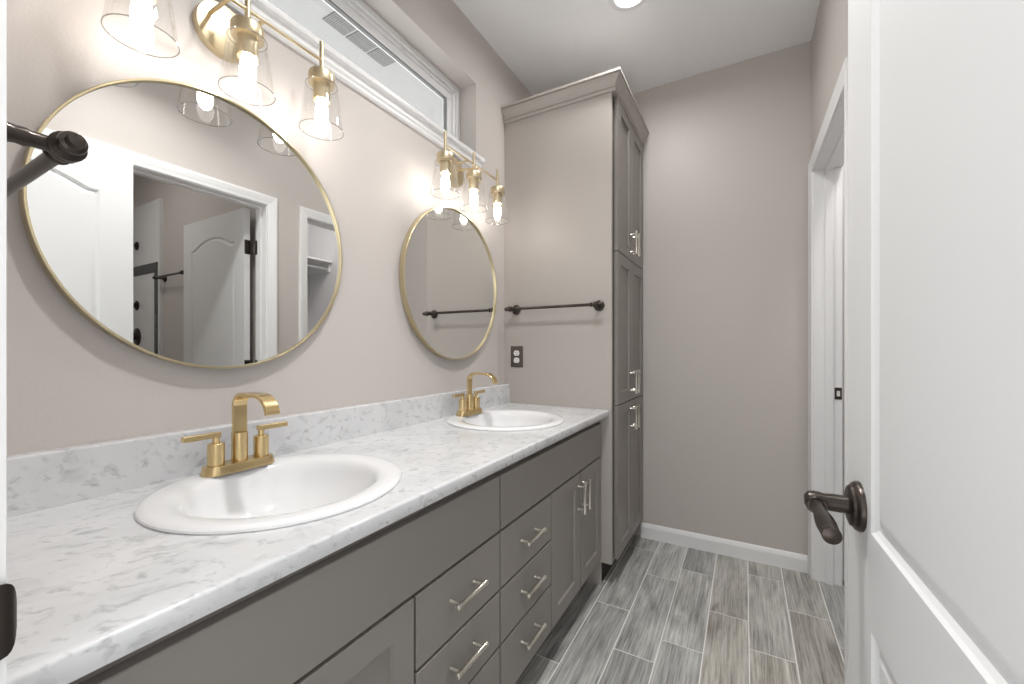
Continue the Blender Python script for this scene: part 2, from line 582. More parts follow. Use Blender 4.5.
def jamb(parent, p0, p1, a0, a1, top, axis, stop_at, name='jamb'):
    """frame lining the opening between wall faces p0..p1; stop_at: centre of the door stop"""
    th = 0.018
    mb = MB()
    def bx(pa, pb, aa, ab, za, zb):
        if axis == 'x': mb.box(pa, pb, aa, ab, za, zb)
        else: mb.box(aa, ab, pa, pb, za, zb)
    for s0, s1 in ((a0 - th, a0), (a1, a1 + th)):
        bx(p0, p1, s0, s1, 0, top + th)
    bx(p0, p1, a0, a1, top, top + th)
    q0, q1 = stop_at - 0.017, stop_at + 0.017
    bx(q0, q1, a0, a0 + 0.011, 0, top - 0.011)
    bx(q0, q1, a1 - 0.011, a1, 0, top - 0.011)
    bx(q0, q1, a0, a1, top - 0.011, top)
    return mb.build(name, M['trim'], parent, bevel=0.0012, segs=1)

t1 = thing('trim_1', (XR, (K_Y0 + K_Y1) / 2, 0), 'white casing and jamb of the closet doorway beside the far wall', 'door frame', kind='structure')
jamb(t1, XR, XO, K_Y0, K_Y1, 2.047, 'x', XR + 0.062)
casing(t1, XR, -1, K_Y0, K_Y1, 2.047, 'x')
sp = MB()
sp.box(XR + 0.084, XR + 0.112, K_Y1 - 0.0022, K_Y1 + 0.001, 0.912, 0.970)
spl = sp.build('strike_plate', M['bronze'], t1, bevel=0.0006, segs=1)
MB().box(XR + 0.092, XR + 0.105, K_Y1 - 0.0027, K_Y1 - 0.0015, 0.928, 0.954).build('latch_hole', M['white_plastic'], spl)

t2 = thing('trim_2', (XR, (T_Y0 + T_Y1) / 2, 0), 'white casing and jamb of the shower-room doorway seen in the large mirror', 'door frame', kind='structure')
jamb(t2, XR, XO, T_Y0, T_Y1, 2.047, 'x', XO - 0.054)
casing(t2, XR, -1, T_Y0, T_Y1, 2.047, 'x')

t3 = thing('trim_3', ((E_X0 + E_X1) / 2, YN, 0), 'white casing and jamb of the entry doorway at the picture edge', 'door frame', kind='structure')
jamb(t3, YN - WT, YN, E_X0, E_X1, 2.047, 'y', YN - 0.054)
casing(t3, YN, 1, E_X0, E_X1, 2.047, 'y')
# strike plate with its curved lip turning past the jamb edge
def strike_lip():
    mb = MB()
    zc, hh = 0.9375, 0.0305
    path = [(E_X0 + 0.0015, YN - 0.040, 1), (E_X0 + 0.0015, YN - 0.004, 1), (E_X0 + 0.0012, YN + 0.004, 1), (E_X0 + 0.0004, YN + 0.0080, 0.97), (E_X0 - 0.0012, YN + 0.0105, 0.90),
            (E_X0 - 0.0030, YN + 0.0122, 0.78), (E_X0 - 0.0048, YN + 0.0132, 0.60), (E_X0 - 0.0058, YN + 0.0136, 0.36)]
    rings = []
    nz = 9
    for x, y, k in path:
        ring = [(x, y, zc - hh * k + 2 * hh * k * j / (nz - 1)) for j in range(nz)]
        ring += [(x + 0.0018, y + 0.0010 * (1 - k), zc + hh * k - 2 * hh * k * j / (nz - 1)) for j in range(nz)]
        rings.append(ring)
    mb.loft(rings)
    return mb.build('strike_plate', M['bronze'], t3)
strike_lip()

# ------------------------------------------------------------------ window in the mirror wall
win = thing('window_1', (-0.1, (WY0 + WY1) / 2, WZ0), 'long narrow white transom window above the mirrors', 'window', kind='structure')
def rect_frame(mb, x0, x1, ya, yb, za, zb, wd, wz=None):
    wz = wz or wd
    mb.box(x0, x1, ya, yb, za, za + wz)
    mb.box(x0, x1, ya, yb, zb - wz, zb)
    mb.box(x0, x1, ya, ya + wd, za + wz, zb - wz)
    mb.box(x0, x1, yb - wd, yb, za + wz, zb - wz)
fr = MB()
rect_frame(fr, -0.158, -0.097, WY0, WY1, 2.085, WZ1, 0.026)
rect_frame(fr, -0.156, -0.108, WY0 + 0.026, WY1 - 0.026, 2.111, WZ1 - 0.026, 0.016)
fr.build('window_frame', M['vinyl'], win, bevel=0.002)
sh = MB()
rect_frame(sh, -0.152, -0.119, WY0 + 0.042, WY1 - 0.042, 2.127, WZ1 - 0.042, 0.034)
sh.build('sash', M['vinyl'], win, bevel=0.003)
gk = MB()
rect_frame(gk, -0.140, -0.124, WY0 + 0.076, WY1 - 0.076, 2.161, WZ1 - 0.076, 0.005)
M['gasket'] = painted('grey_glazing_gasket', (0.22, 0.22, 0.22), 0.6, 0.2)
gk.build('gasket', M['gasket'], win)
MB().box(-0.134, -0.130, WY0 + 0.074, WY1 - 0.074, 2.159, WZ1 - 0.074).build('window_pane', M['pane'], win, smooth=False)
st = MB()
st.box(-0.097, 0.034, WY0 + 0.0005, WY1 - 0.0005, 2.088, 2.108)
st.box(0.0005, 0.034, WY0 - 0.035, WY0 + 0.0005, 2.088, 2.108)
st.box(0.0005, 0.034, WY1 - 0.0005, WY1 + 0.034, 2.088, 2.108)
st.build('window_sill', M['trim'], win, bevel=0.004, segs=2)
ap = MB()
prof = [(0.0005, 2.044), (0.008, 2.044), (0.013, 2.050), (0.013, 2.058), (0.018, 2.066), (0.018, 2.088), (0.0005, 2.088)]
ap.loft([[(x, WY0 - 0.02, z) for x, z in prof], [(x, WY1 + 0.020, z) for x, z in prof]])
ap.build('apron', M['trim'], win, smooth=False)

# eave outside the window
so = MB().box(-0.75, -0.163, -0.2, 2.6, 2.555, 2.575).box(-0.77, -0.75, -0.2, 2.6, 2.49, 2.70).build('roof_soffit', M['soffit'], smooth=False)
tag(so, 'white soffit under the eave seen through the long window', 'soffit', kind='structure')
VLAB = ['perforated soffit vent nearest the camera in the row of three', 'middle perforated soffit vent of the three outside the window', 'perforated soffit vent of the three farthest from the camera']
for i, y0 in enumerate((1.130, 1.248, 1.366)):
    v = MB().box(-0.392, -0.296, y0, y0 + 0.106, 2.5515, 2.5545).build('soffit_vent', M['vent'])
    tag(v, VLAB[i], 'vent', 'soffit vents outside the window')

# ------------------------------------------------------------------ panel doors
def arch_outline(x0, x1, z0, z1, rise, n=17):
    """outline(inset) of a panel with a cambered top; rise 0 = rectangle"""
    def f(ins):
        a, b_, lo = x0 + ins, x1 - ins, z0 + ins
        pts = [(a, lo), (b_, lo)]
        for i in range(n):
            t = i / (n - 1)
            x = b_ + (a - b_) * t
            q = min(1.0, max(0.0, (t - 0.07) / 0.86))
            s = 4 * q * (1 - q)                     # segmental arch between short shoulders
            pts.append((x, z1 - ins + rise * s))
        return pts
    return f

def panel_leaf(name, mtx, width, height, parent=None, z0=0.012, th=0.035):
    """two-panel moulded leaf: local x along the width from the hinge, local y depth 0..th, z up"""
    mb = MB(mtx)
    stile = 0.112
    xa, xb = stile, width - stile
    lower = (0.235, 0.800, 0.0)
    upper = (0.925, 1.845, 0.060)
    outs = [arch_outline(xa, xb, *lower), arch_outline(xa, xb, *upper)]
    steps = [(0, 0), (0.003, 0.0035), (0.008, 0.0065), (0.013, 0.0070), (0.024, 0.0030), (0.028, 0.0026)]
    top = z0 + height
    for side in (0, 1):
        Y = (lambda d: d) if side == 0 else (lambda d: th - d)
        def P(p, d): return (p[0], Y(d), p[1])
        def face(pts):
            mb.add([P(p, 0) for p in pts], [tuple(range(len(pts)))])
        face([(0, z0), (xa, z0), (xa, top), (0, top)])
        face([(xb, z0), (width, z0), (width, top), (xb, top)])
        face([(xa, z0), (xb, z0), (xb, lower[0]), (xa, lower[0])])
        face([(xa, lower[1]), (xb, lower[1]), (xb, upper[0]), (xa, upper[0])])
        arc = outs[1](0)[2:]                      # from xb to xa
        for i in range(len(arc) - 1):
            (x1_, z1_), (x2_, z2_) = arc[i], arc[i + 1]
            face([(x1_, z1_), (x1_, top), (x2_, top), (x2_, z2_)])
        for o in outs:
            mb.loft([[P(p, d) for p in o(i)] for i, d in steps], cap0=False, cap1=True)
    e = [(0, z0), (width, z0), (width, top), (0, top)]
    mb.loft([[(x, 0, z) for x, z in e], [(x, th, z) for x, z in e]], cap0=False, cap1=False)
    # weld
    o = mb.build(name, M['door'], parent, smooth=False)
    bm = bmesh.new(); bm.from_mesh(o.data)
    bmesh.ops.remove_doubles(bm, verts=bm.verts, dist=0.0001)
    bmesh.ops.recalc_face_normals(bm, faces=bm.faces)
    bm.to_mesh(o.data); bm.free()
    return o

def lever(parent, mtx, s, width):
    """lever set on the leaf face; s=+1: on the y=0 face pointing out along -y; -1: on the y=th face"""
    th = 0.035
    bx, z = width - 0.0640, 0.943
    y0 = 0.0 if s > 0 else th
    mb = MB(mtx)
    mb.lathe([(0.0335, 0), (0.0335, 0.004), (0.0315, 0.0075), (0.0285, 0.0090), (0.0270, 0.0120), (0.023, 0.0135), (0.0150, 0.0145)], (bx, y0, z), (0, -s, 0), 40)
    h = mb.build('lever_handle', M['bronze'], parent)
    nk = MB(mtx)
    nk.lathe([(0.0125, 0.012), (0.0120, 0.030), (0.0114, 0.040), (0.0128, 0.046), (0.0133, 0.052), (0.0120, 0.059), (0.0070, 0.063)], (bx, y0, z), (0, -s, 0), 28)
    nk.lathe([(0.0024, -0.0002), (0.0024, 0.0016), (0.0012, 0.0020)], (bx - 0.0105, y0 - s * 0.026, z - 0.0052), (-1, 0, -0.3), 10)
    nk.build('neck', M['bronze'], h)
    gr = MB(mtx)
    prof = [(0.0100, 0.004), (0.0100, 0.018), (0.0088, 0.026), (0.0092, 0.038), (0.0115, 0.060), (0.0122, 0.078), (0.0112, 0.094), (0.0108, 0.100), (0.0115, 0.103), (0.0110, 0.108), (0.0050, 0.110)]
    gr.lathe([(r * 0.92, d) for r, d in prof], (bx, y0 - s * 0.0505, z - 0.002), (-1, 0, -0.06), 24)
    gr.lathe([(0.0118, 0.0105), (0.0128, 0.013), (0.0118, 0.0155)], (bx, y0 - s * 0.0505, z - 0.002), (-1, 0, -0.06), 24)
    gr.build('grip', M['bronze'], h)
    return h

def leaf_matrix(hx, hy, dx, dy):
    t = Vector((dx, dy, 0)).normalized()
    n = Vector((t.y, -t.x, 0))               # local +y
    return Matrix(((t.x, n.x, 0, hx), (t.y, n.y, 0, hy), (0, 0, 1, 0), (0, 0, 0, 1)))

d1 = thing('door_1', (1.322, 0.092, 0), 'white panelled entry door standing open on the right with a dark lever', 'door', kind='structure')
mt = leaf_matrix(1.322, 0.092, 1.299 - 1.322, 0.795 - 0.092)
W1 = 0.7035
panel_leaf('door_leaf', mt, W1, 2.030, d1)
lever(d1, mt, 1, W1)
lever(d1, mt, -1, W1)
for z in (0.20, 1.02, 1.82):
    MB().lathe([(0.006, 0), (0.006, 0.089)], (1.3600, 0.094, z), seg=14).build('hinge', M['bronze'], d1)

d2 = thing('door_2', (1.602, 1.432, 0), 'white arched-panel door opened into the shower room, seen in the large mirror', 'door', kind='structure')
mt2 = Matrix(((1, 0, 0, 1.602), (0, 1, 0, 1.432), (0, 0, 1, 0), (0, 0, 0, 1)))
panel_leaf('door_leaf', mt2, 0.782, 2.030, d2)
lever(d2, mt2, 1, 0.782)
for z in (0.18, 1.00, 1.755):
    h = MB().box(1.5995, 1.602, 1.434, 1.465, z, z + 0.089)
    h.lathe([(0.006, 0), (0.006, 0.089)], (1.594, 1.4685, z), seg=14)
    h.box(XO - 0.034, XO + 0.001, T_Y1 - 0.0025, T_Y1 + 0.0005, z, z + 0.089)
    h.build('hinge', M['bronze'], d2)

# ------------------------------------------------------------------ cabinet fronts
def rect_ring(x, y0, y1, z0, z1, i):
    return [(x, y0 + i, z0 + i), (x, y1 - i, z0 + i), (x, y1 - i, z1 - i), (x, y0 + i, z1 - i)]
def shaker(xb, xf, y0, y1, z0, z1, fw=0.058, rec=0.009):
    mb = MB()
    e = 0.0012
    mb.loft([rect_ring(xb, y0, y1, z0, z1, 0), rect_ring(xf - e, y0, y1, z0, z1, 0), rect_ring(xf, y0, y1, z0, z1, e),
             rect_ring(xf, y0, y1, z0, z1, fw), rect_ring(xf - rec, y0, y1, z0, z1, fw + 0.003)])
    return mb
def slab(xb, xf, y0, y1, z0, z1):
    mb = MB()
    e = 0.0015
    mb.loft([rect_ring(xb, y0, y1, z0, z1, 0), rect_ring(xf - e, y0, y1, z0, z1, 0), rect_ring(xf, y0, y1, z0, z1, e)])
    return mb
def pull(parent, xf, y, z, vertical, L=0.128):
    mb = MB()
    a = Vector((0, 0, 1)) if vertical else Vector((0, 1, 0))
    c = Vector((xf + 0.030, y, z))
    h = L / 2
    mb.lathe([(0.0056, -h), (0.0068, -h + 0.0008), (0.0068, -h + 0.013), (0.0059, -h + 0.0145), (0.0059, h - 0.0145), (0.0068, h - 0.013), (0.0068, h - 0.0008), (0.0056, h)], c, a, 20)
    o = mb.build('pull', M['nickel'], parent)
    for s in (-1, 1):
        q = Vector((xf - 0.0003, y, z)) + a * (s * (h - 0.0165))
        MB().lathe([(0.0052, 0), (0.0048, 0.003), (0.0040, 0.006), (0.0040, 0.029)], q, (1, 0, 0), 14).build('pull_post', M['nickel'], o)
    return o

# ------------------------------------------------------------------ vanity cabinets
VX, VF = 0.533, 0.553
def vanity(y0, y1, ff, doors, drawers, pulls_y, door_pulls, label):
    t = thing('vanity_cabinet', ((0.0 + VX) / 2, (y0 + y1) / 2, 0), label, 'cabinet', 'vanity cabinets under the counter')
    c = MB()
    p = 0.018
    c.box(0.002, VX, y0, y0 + p, 0.108, 0.832)
    c.box(0.002, VX, y1 - p, y1, 0.108, 0.832)
    c.box(0.002, VX, y0 + p, y1 - p, 0.108, 0.126)
    c.box(0.002, 0.010, y0 + p, y1 - p, 0.126, 0.832)
    c.box(VX - 0.018, VX, y0 + p, y1 - p, 0.126, 0.150)
    c.box(VX - 0.018, VX, y0 + p, y1 - p, 0.785, 0.832)
    c.box(VX - 0.018, VX, y0 + p, y1 - p, 0.620, 0.655)
    for yy in (drawers[0], drawers[1]):
        c.box(VX - 0.018, VX, max(y0 + p, yy - 0.02), min(y1 - p, yy + 0.02), 0.150, 0.620)
    for zz in (0.310, 0.470):
        c.box(VX - 0.018, VX, drawers[0], drawers[1], zz - 0.012, zz + 0.012)
    c.build('carcass', M['cabinet'], t, smooth=False)
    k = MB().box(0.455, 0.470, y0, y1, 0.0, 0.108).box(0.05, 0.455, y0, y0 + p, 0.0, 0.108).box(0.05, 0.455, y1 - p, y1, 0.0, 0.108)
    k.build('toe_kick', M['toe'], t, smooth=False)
    slab(VX + 0.0008, VF, ff[0] + 0.0022, ff[1] - 0.0022, 0.6405, 0.797).build('false_front', M['cabinet'], t, smooth=False)
    for (a, b_), py in zip(doors, door_pulls):
        d = shaker(VX + 0.0008, VF, a + 0.0018, b_ - 0.0018, 0.138, 0.6325).build('door', M['cabinet'], t, smooth=False)
        pull(d, VF, py, 0.535, True)
    for (za, zb) in ((0.472, 0.634), (0.3115, 0.4675), (0.138, 0.307)):
        d = slab(VX + 0.0008, VF, drawers[0] + 0.0018, drawers[1] - 0.0018, za + 0.0012, zb - 0.0018).build('drawer', M['cabinet'], t, smooth=False)
        pull(d, VF, pulls_y, {0.472: 0.559, 0.3115: 0.400, 0.138: 0.241}[za], False)
    return t
vanity(0.090, 1.0165, (0.094, 1.0150), ((0.094, 0.374), (0.378, 0.6635)), (0.6680, 1.0150), 0.835, (0.344, 0.408),
       'taupe vanity cabinet nearest the camera, with two doors left of its drawers')
vanity(1.0175, 1.9740, (1.0190, 1.9725), ((1.3765, 1.6785), (1.6825, 1.9725)), (1.0190, 1.3725), 1.192, (1.650, 1.711),
       'taupe vanity cabinet beside the tall cabinet, with two doors right of its drawers')

# ------------------------------------------------------------------ countertop with two oval cut-outs and backsplash
SINK_X, SINK_Y = 0.292, (0.5435, 1.4920)
SA, SB = 0.2435, 0.2435                        # rim half sizes, across and along
CT = thing('countertop', (0.295, 1.03, 0.8325), 'white marble-look countertop with grey flecks along the mirror wall', 'countertop')
def countertop():
    mb = MB()
    zt, zb = 0.863, 0.8325
    y0, y1, xb, xf = 0.0865, 1.9825, 0.0008, 0.577
    ys = [y0, 1.031, y1]
    n = 96
    for k in range(2):
        ya, yb = ys[k], ys[k + 1]
        cx, cy = SINK_X, SINK_Y[k]
        hole, rim = [], []
        # angles incl. the four corners so the outer ring is the exact rectangle
        angs = sorted([2 * PI * i / n for i in range(n)] + [math.atan2(yy - cy, xx - cx) % (2 * PI) for xx in (xb, xf) for yy in (ya, yb)])
        for a in angs:
            ca, sa = math.cos(a), math.sin(a)
            hole.append((cx + (SA - 0.016) * ca, cy + (SB - 0.016) * sa))
            tx = ((xf - cx) / ca if ca > 1e-9 else (xb - cx) / ca if ca < -1e-9 else 1e9)
            ty = ((yb - cy) / sa if sa > 1e-9 else (ya - cy) / sa if sa < -1e-9 else 1e9)
            tt = min(tx, ty)
            rim.append((cx + tt * ca, cy + tt * sa))
        R = lambda pts, z: [(x, y, z) for x, y in pts]
        mb.loft([R(rim, zb), R(hole, zb), R(hole, zt), R(rim, zt)], cap0=False, cap1=False)
    # eased front edge
    prof = [(xf, zt), (0.5835, 0.8627), (0.5858, 0.8617), (0.5872, 0.8600), (0.5878, 0.8578), (0.5878, 0.8345), (0.5868, 0.8330), (0.5850, zb), (xf, zb)]
    mb.loft([[(x, y0, z) for x, z in prof], [(x, y1, z) for x, z in prof]], cap0=True, cap1=True)
    for yy in (y0, y1):
        mb.add([(xb, yy, zb), (xf, yy, zb), (xf, yy, zt), (xb, yy, zt)], [(0, 1, 2, 3)])
    return mb.build('counter_slab', M['counter'], CT)
countertop()
bs = MB()
prof = [(0.0008, 0.8635), (0.0326, 0.8635), (0.0326, 0.963), (0.0316, 0.966), (0.0290, 0.967), (0.0008, 0.967)]
bs.loft([[(x, 0.0865, z) for x, z in prof], [(x, 1.9825, z) for x, z in prof]])
bs.build('backsplash', M['counter'], CT, smooth=False)

# ------------------------------------------------------------------ oval sinks
BX, BA, BB = 0.303, 0.183, 0.188             # bowl centre (x) and half sizes
def sink(cy, label):
    t = thing('round_sink', (SINK_X, cy, 0.863), label, 'sink', 'drop-in sinks on the counter')
    mb = MB()
    seg = 88
    def ring(cx, a, b_, z, p=2.0):
        out = []
        for i in range(seg):
            th = 2 * PI * i / seg
            c, s = math.cos(th), math.sin(th)
            out.append((cx + a * math.copysign(abs(c) ** (2 / p), c), cy + b_ * math.copysign(abs(s) ** (2 / p), s), z))
        return out
    rings = [ring(SINK_X, SA - 0.020, SB - 0.020, 0.8632), ring(SINK_X, SA - 0.002, SB - 0.002, 0.8632), ring(SINK_X, SA, SB, 0.8655), ring(SINK_X, SA - 0.001, SB - 0.001, 0.8690),
             ring(SINK_X, SA - 0.006, SB - 0.006, 0.8725), ring(SINK_X, SA - 0.014, SB - 0.014, 0.8742)]
    for f, dz in ((0.5, 0.8738), (1.0, 0.8720)):
        k = f
        cx = SINK_X + (BX - SINK_X) * k
        rings.append(ring(cx, (SA - 0.014) * (1 - k) + (BA + 0.006) * k, (SB - 0.014) * (1 - k) + (BB + 0.006) * k, dz))
    bowl = [(0.0, 0.868), (-0.006, 0.861), (-0.010, 0.845), (-0.018, 0.820), (-0.032, 0.795), (-0.055, 0.772), (-0.085, 0.755), (-0.115, 0.745), (-0.142, 0.741)]
    for d, z in bowl:
        f = -d / 0.166
        rings.append(ring(BX - 0.02 * f, BA + d, (BB + d) * (1 - 0.35 * f) + 0.0, z))
    mb.loft(rings, cap0=False, cap1=False)
    # outside of the bowl below the counter
    under = [ring(SINK_X, SA - 0.020, SB - 0.020, 0.8632)] + [ring(BX - 0.02 * (-d / 0.166), BA + d + 0.009, (BB + d) * (1 - 0.35 * (-d / 0.166)) + 0.009, z - 0.012) for d, z in bowl]
    mb.loft(under, cap0=False, cap1=True)
    mb.build('basin', M['porcelain'], t)
    dr = MB()
    dr.lathe([(0.0235, 0.0), (0.0235, 0.0022), (0.0205, 0.0036), (0.016, 0.0022), (0.015, 0.0004)], (BX - 0.017, cy, 0.7412), seg=28)
    dr.build('drain', M['chrome'], t)
    return t
s1 = sink(SINK_Y[0], 'white round sink nearest the camera, under the large mirror')
s2 = copy_tree(s1, (0, SINK_Y[1] - SINK_Y[0], 0)); s2['label'] = 'white round sink at the far end of the counter beside the tall cabinet'

# ------------------------------------------------------------------ gold faucets
FX = 0.106
def stadium(cx, cy, hx, hy, z, n=10):
    pts = []
    for k in range(2 * n):
        a = PI * k / (n - 1) if k < n else PI + PI * (k - n) / (n - 1)
        sy = 1 if k < n else -1
        pts.append((cx + hx * math.cos(a), cy + sy * (hy - hx) + hx * math.sin(a), z))
    return pts
def faucet(cy, label):
    zb = 0.8736
    t = thing('faucet', (FX, cy, zb), label, 'faucet', 'gold faucets behind the sinks')
    mb = MB()
    mb.loft([stadium(FX, cy, 0.0275, 0.0805, zb - 0.0004), stadium(FX, cy, 0.0272, 0.0802, zb + 0.003), stadium(FX, cy, 0.0242, 0.0770, zb + 0.0175), stadium(FX, cy, 0.0228, 0.0756, zb + 0.0200)])
    mb.build('base_plate', M['gold'], t)
    zt = zb + 0.0197
    MB().lathe([(0.0172, 0), (0.0172, 0.0665), (0.0165, 0.0675)], (FX, cy, zt), seg=32).build('spout_collar', M['gold'], t)
    # flat ribbon spout
    path = [(FX, cy, zt + 0.063), (FX, cy, 1.0225)]
    r = 0.030
    for i in range(1, 9):
        a = PI - (PI / 2) * i / 8
        path.append((FX + r + r * math.cos(a), cy, 1.0225 + r * math.sin(a)))
    path += [(FX + 0.060, cy, 1.0525), (FX + 0.080, cy, 1.0525)]
    R, ex = 0.050, FX + 0.086
    for i in range(0, 9):
        a = PI / 2 - math.radians(74) * i / 8
        path.append((ex + R * math.cos(a), cy, 1.0525 - R + R * math.sin(a)))
    tip = path[-1]
    path.append((tip[0] + 0.001, cy, tip[2] - 0.004))
    sp_ = MB().ribbon(path, (0, 1, 0), 0.0160, 0.0085)
    sp_.build('spout', M['gold'], t, bevel=0.0012, segs=1)
    for s in (-1, 1):
        py = cy + s * 0.0508
        h = MB().lathe([(0.0170, 0), (0.0170, 0.0495), (0.0160, 0.0505)], (FX, py, zt), seg=32).build('handle', M['gold'], t)
        l = MB().lathe([(0.0075, 0.050), (0.0075, 0.0640)], (FX, py, zt), seg=20)
        l.build('handle_stem', M['gold'], h)
        b_ = MB().box(FX - 0.0065, FX + 0.0065, min(py - s * 0.0085, py + s * 0.0660), max(py - s * 0.0085, py + s * 0.0660), zt + 0.0635, zt + 0.0755)
        b_.build('lever', M['gold'], h, bevel=0.0010, segs=1)
    return t
f1 = faucet(0.545, 'brushed gold faucet behind the sink nearest the camera')
f2 = copy_tree(f1, (0, 1.497 - 0.545, 0)); f2['label'] = 'brushed gold faucet behind the far sink beside the tall cabinet'

# ------------------------------------------------------------------ round mirrors
def round_mirror(cy, cz, R, label):
    t = thing('round_mirror', (0, cy, cz - R), label, 'mirror', 'round mirrors over the sinks')
    MB().lathe([(R - 0.003, 0.0010), (R, 0.0020), (R, 0.0272), (R - 0.0010, 0.0280), (R - 0.0042, 0.0280), (R - 0.0048, 0.0274), (R - 0.0048, 0.0130), (R - 0.010, 0.0010)], (0, cy, cz), (1, 0, 0), 128, cap0=False, cap1=False).build('mirror_frame', M['frame'], t)
    MB().lathe([(R - 0.0065, 0.0060), (R - 0.0051, 0.0200)], (0, cy, cz), (1, 0, 0), 128).build('mirror_glass', M['mirror'], t, smooth=False)
    return t
m1 = round_mirror(0.5585, 1.4507, 0.3405, 'large round gold-framed mirror nearest the camera, reflecting white doors')
m2 = copy_tree(m1, (0, 1.5160 - 0.5585, 0)); m2['label'] = 'round gold-framed mirror beside the tall cabinet, reflecting a towel bar'

# ------------------------------------------------------------------ three-light sconces
def sconce(cy, label):
    t = thing('vanity_light', (0, cy, 1.96), label, 'wall light', 'three-light wall fixtures over the mirrors')
    X, ZR = 0.120, 1.975
    MB().lathe([(0.0645, 0.0008), (0.0645, 0.018), (0.0635, 0.0200), (0.0615, 0.0205)], (0, cy, 1.962), (1, 0, 0), 48).build('backplate', M['brass'], t)
    for s in (-1, 1):
        MB().tube([(0.019, cy + s * 0.034, 1.984), (X, cy + s * 0.040, ZR)], 0.0046, 14).build('arm', M['brass'], t)
    MB().tube([(X, cy - 0.2045, ZR), (X, cy + 0.2045, ZR)], 0.0042, 14).build('rod', M['brass'], t)
    for k in (-1, 0, 1):
        y = cy + 0.2 * k
        c = (X, y, 0)
        MB().lathe([(0.0062, 1.934), (0.0062, 2.0265), (0.0052, 2.0275)], c, seg=18).build('stem', M['brass'], t)
        MB().lathe([(0.0345, 1.9065), (0.035, 1.908), (0.035, 1.933), (0.033, 1.9375), (0.006, 1.9390)], c, seg=36).build('cap', M['brass'], t)
        MB().lathe([(0.0215, 1.860), (0.0222, 1.862), (0.0222, 1.908)], c, seg=28, cap0=False).build('socket', M['brass'], t)
        g = MB()
        g.lathe([(0.0352, 1.9075), (0.0400, 1.9060), (0.0420, 1.9010), (0.0580, 1.778)], c, seg=48, cap0=False, cap1=False)
        sg = g.build('glass_shade', M['shade'], t)
        MB().torus((X, y, 1.7782), 0.0578, 0.0012, seg=56, sub=8).build('glass_rim', M['shade_rim'], sg)
        MB().torus((X, y, 1.9035), 0.0411, 0.0010, seg=40, sub=6).build('glass_shoulder', M['shade_rim'], sg)
        MB().lathe([(0.0010, 1.780), (0.0075, 1.782), (0.0130, 1.789), (0.0165, 1.799), (0.0175, 1.809), (0.0165, 1.823), (0.0140, 1.840), (0.0122, 1.854), (0.0120, 1.866)], (X, y, 0.012), seg=24).build('bulb', M['bulb'], t)
    return t
l1 = sconce(0.556, 'brass three-light wall fixture with clear glass shades above the nearer mirror')
l2 = copy_tree(l1, (0, 1.511 - 0.556, 0)); l2['label'] = 'brass three-light wall fixture with clear glass shades above the mirror by the tall cabinet'

# ------------------------------------------------------------------ recessed ceiling light
t = thing('recessed_light', (0.711, 1.875, ZC - 0.012), 'round recessed ceiling light at the top edge of the picture', 'ceiling light', 'recessed lights')
MB().lathe([(0.092, -0.0005), (0.092, -0.003), (0.086, -0.009), (0.072, -0.012), (0.064, -0.010), (0.064, -0.0005)], (0.711, 1.875, ZC), seg=56, cap0=False, cap1=False).build('trim_ring', M['trim'], t)
MB().lathe([(0.0655, -0.001), (0.0655, -0.008), (0.050, -0.0095)], (0.711, 1.875, ZC), seg=40).build('light_lens', M['lens'], t)
t_b = copy_tree(t, (0.90 - 0.711, 0.80 - 1.875, 0)); t_b['label'] = 'round recessed ceiling light near the entry door, outside the picture'

# ------------------------------------------------------------------ tall linen cabinet
TY0, TXB, TXF = 1.985, 0.600, 0.620
tc_ = thing('linen_cabinet', (0.3, 2.3, 0), 'tall taupe linen cabinet with crown, between vanity and far wall', 'cabinet')
c = MB()
MB().box(0.001, TXB, TY0, TY0 + 0.019, 0.112, 2.425).box(0.001, 0.545, TY0, TY0 + 0.019, 0.0, 0.112).build('end_panel', M['cabinet_lit'], tc_, smooth=False)
c.box(0.001, TXB, YF - 0.020, YF - 0.001, 0.112, 2.425)
c.box(0.001, 0.545, YF - 0.020, YF - 0.001, 0.0, 0.112)
c.box(0.001, TXB, TY0 + 0.019, YF - 0.020, 2.407, 2.425)
c.box(0.001, TXB, TY0 + 0.019, YF - 0.020, 0.112, 0.130)
c.box(0.001, 0.010, TY0 + 0.019, YF - 0.020, 0.130, 2.407)
c.box(TXB - 0.022, TXB - 0.003, TY0 + 0.019, TY0 + 0.060, 0.130, 2.407)
c.box(TXB - 0.019, TXB, YF - 0.055, YF - 0.020, 0.130, 2.407)
for zz in (0.880, 1.643):
    c.box(TXB - 0.019, TXB, TY0 + 0.060, YF - 0.055, zz - 0.02, zz + 0.02)
c.build('carcass', M['cabinet'], tc_, smooth=False)
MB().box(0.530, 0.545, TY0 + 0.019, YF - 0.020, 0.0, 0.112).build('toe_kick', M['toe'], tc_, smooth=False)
for (ya, yb, py) in ((2.030, 2.3155, 2.288), (2.3195, 2.606, 2.349)):
    for (za, zb, pz) in ((0.122, 0.8775, 0.787), (0.8825, 1.6405, 0.980), (1.6455, 2.400, 1.737)):
        d = shaker(TXB + 0.0010, TXF, ya, yb, za, zb).build('door', M['cabinet'], tc_, smooth=False)
        pull(d, TXF, py, pz, True)
cr = MB()
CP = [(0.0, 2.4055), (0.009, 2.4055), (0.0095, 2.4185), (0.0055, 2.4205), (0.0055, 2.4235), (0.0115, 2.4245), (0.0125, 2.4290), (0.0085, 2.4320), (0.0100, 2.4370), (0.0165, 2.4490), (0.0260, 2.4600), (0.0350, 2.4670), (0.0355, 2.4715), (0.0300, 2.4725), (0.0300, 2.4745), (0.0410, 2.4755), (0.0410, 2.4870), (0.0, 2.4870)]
ya, xa = TY0 - 0.0005, TXB + 0.0125
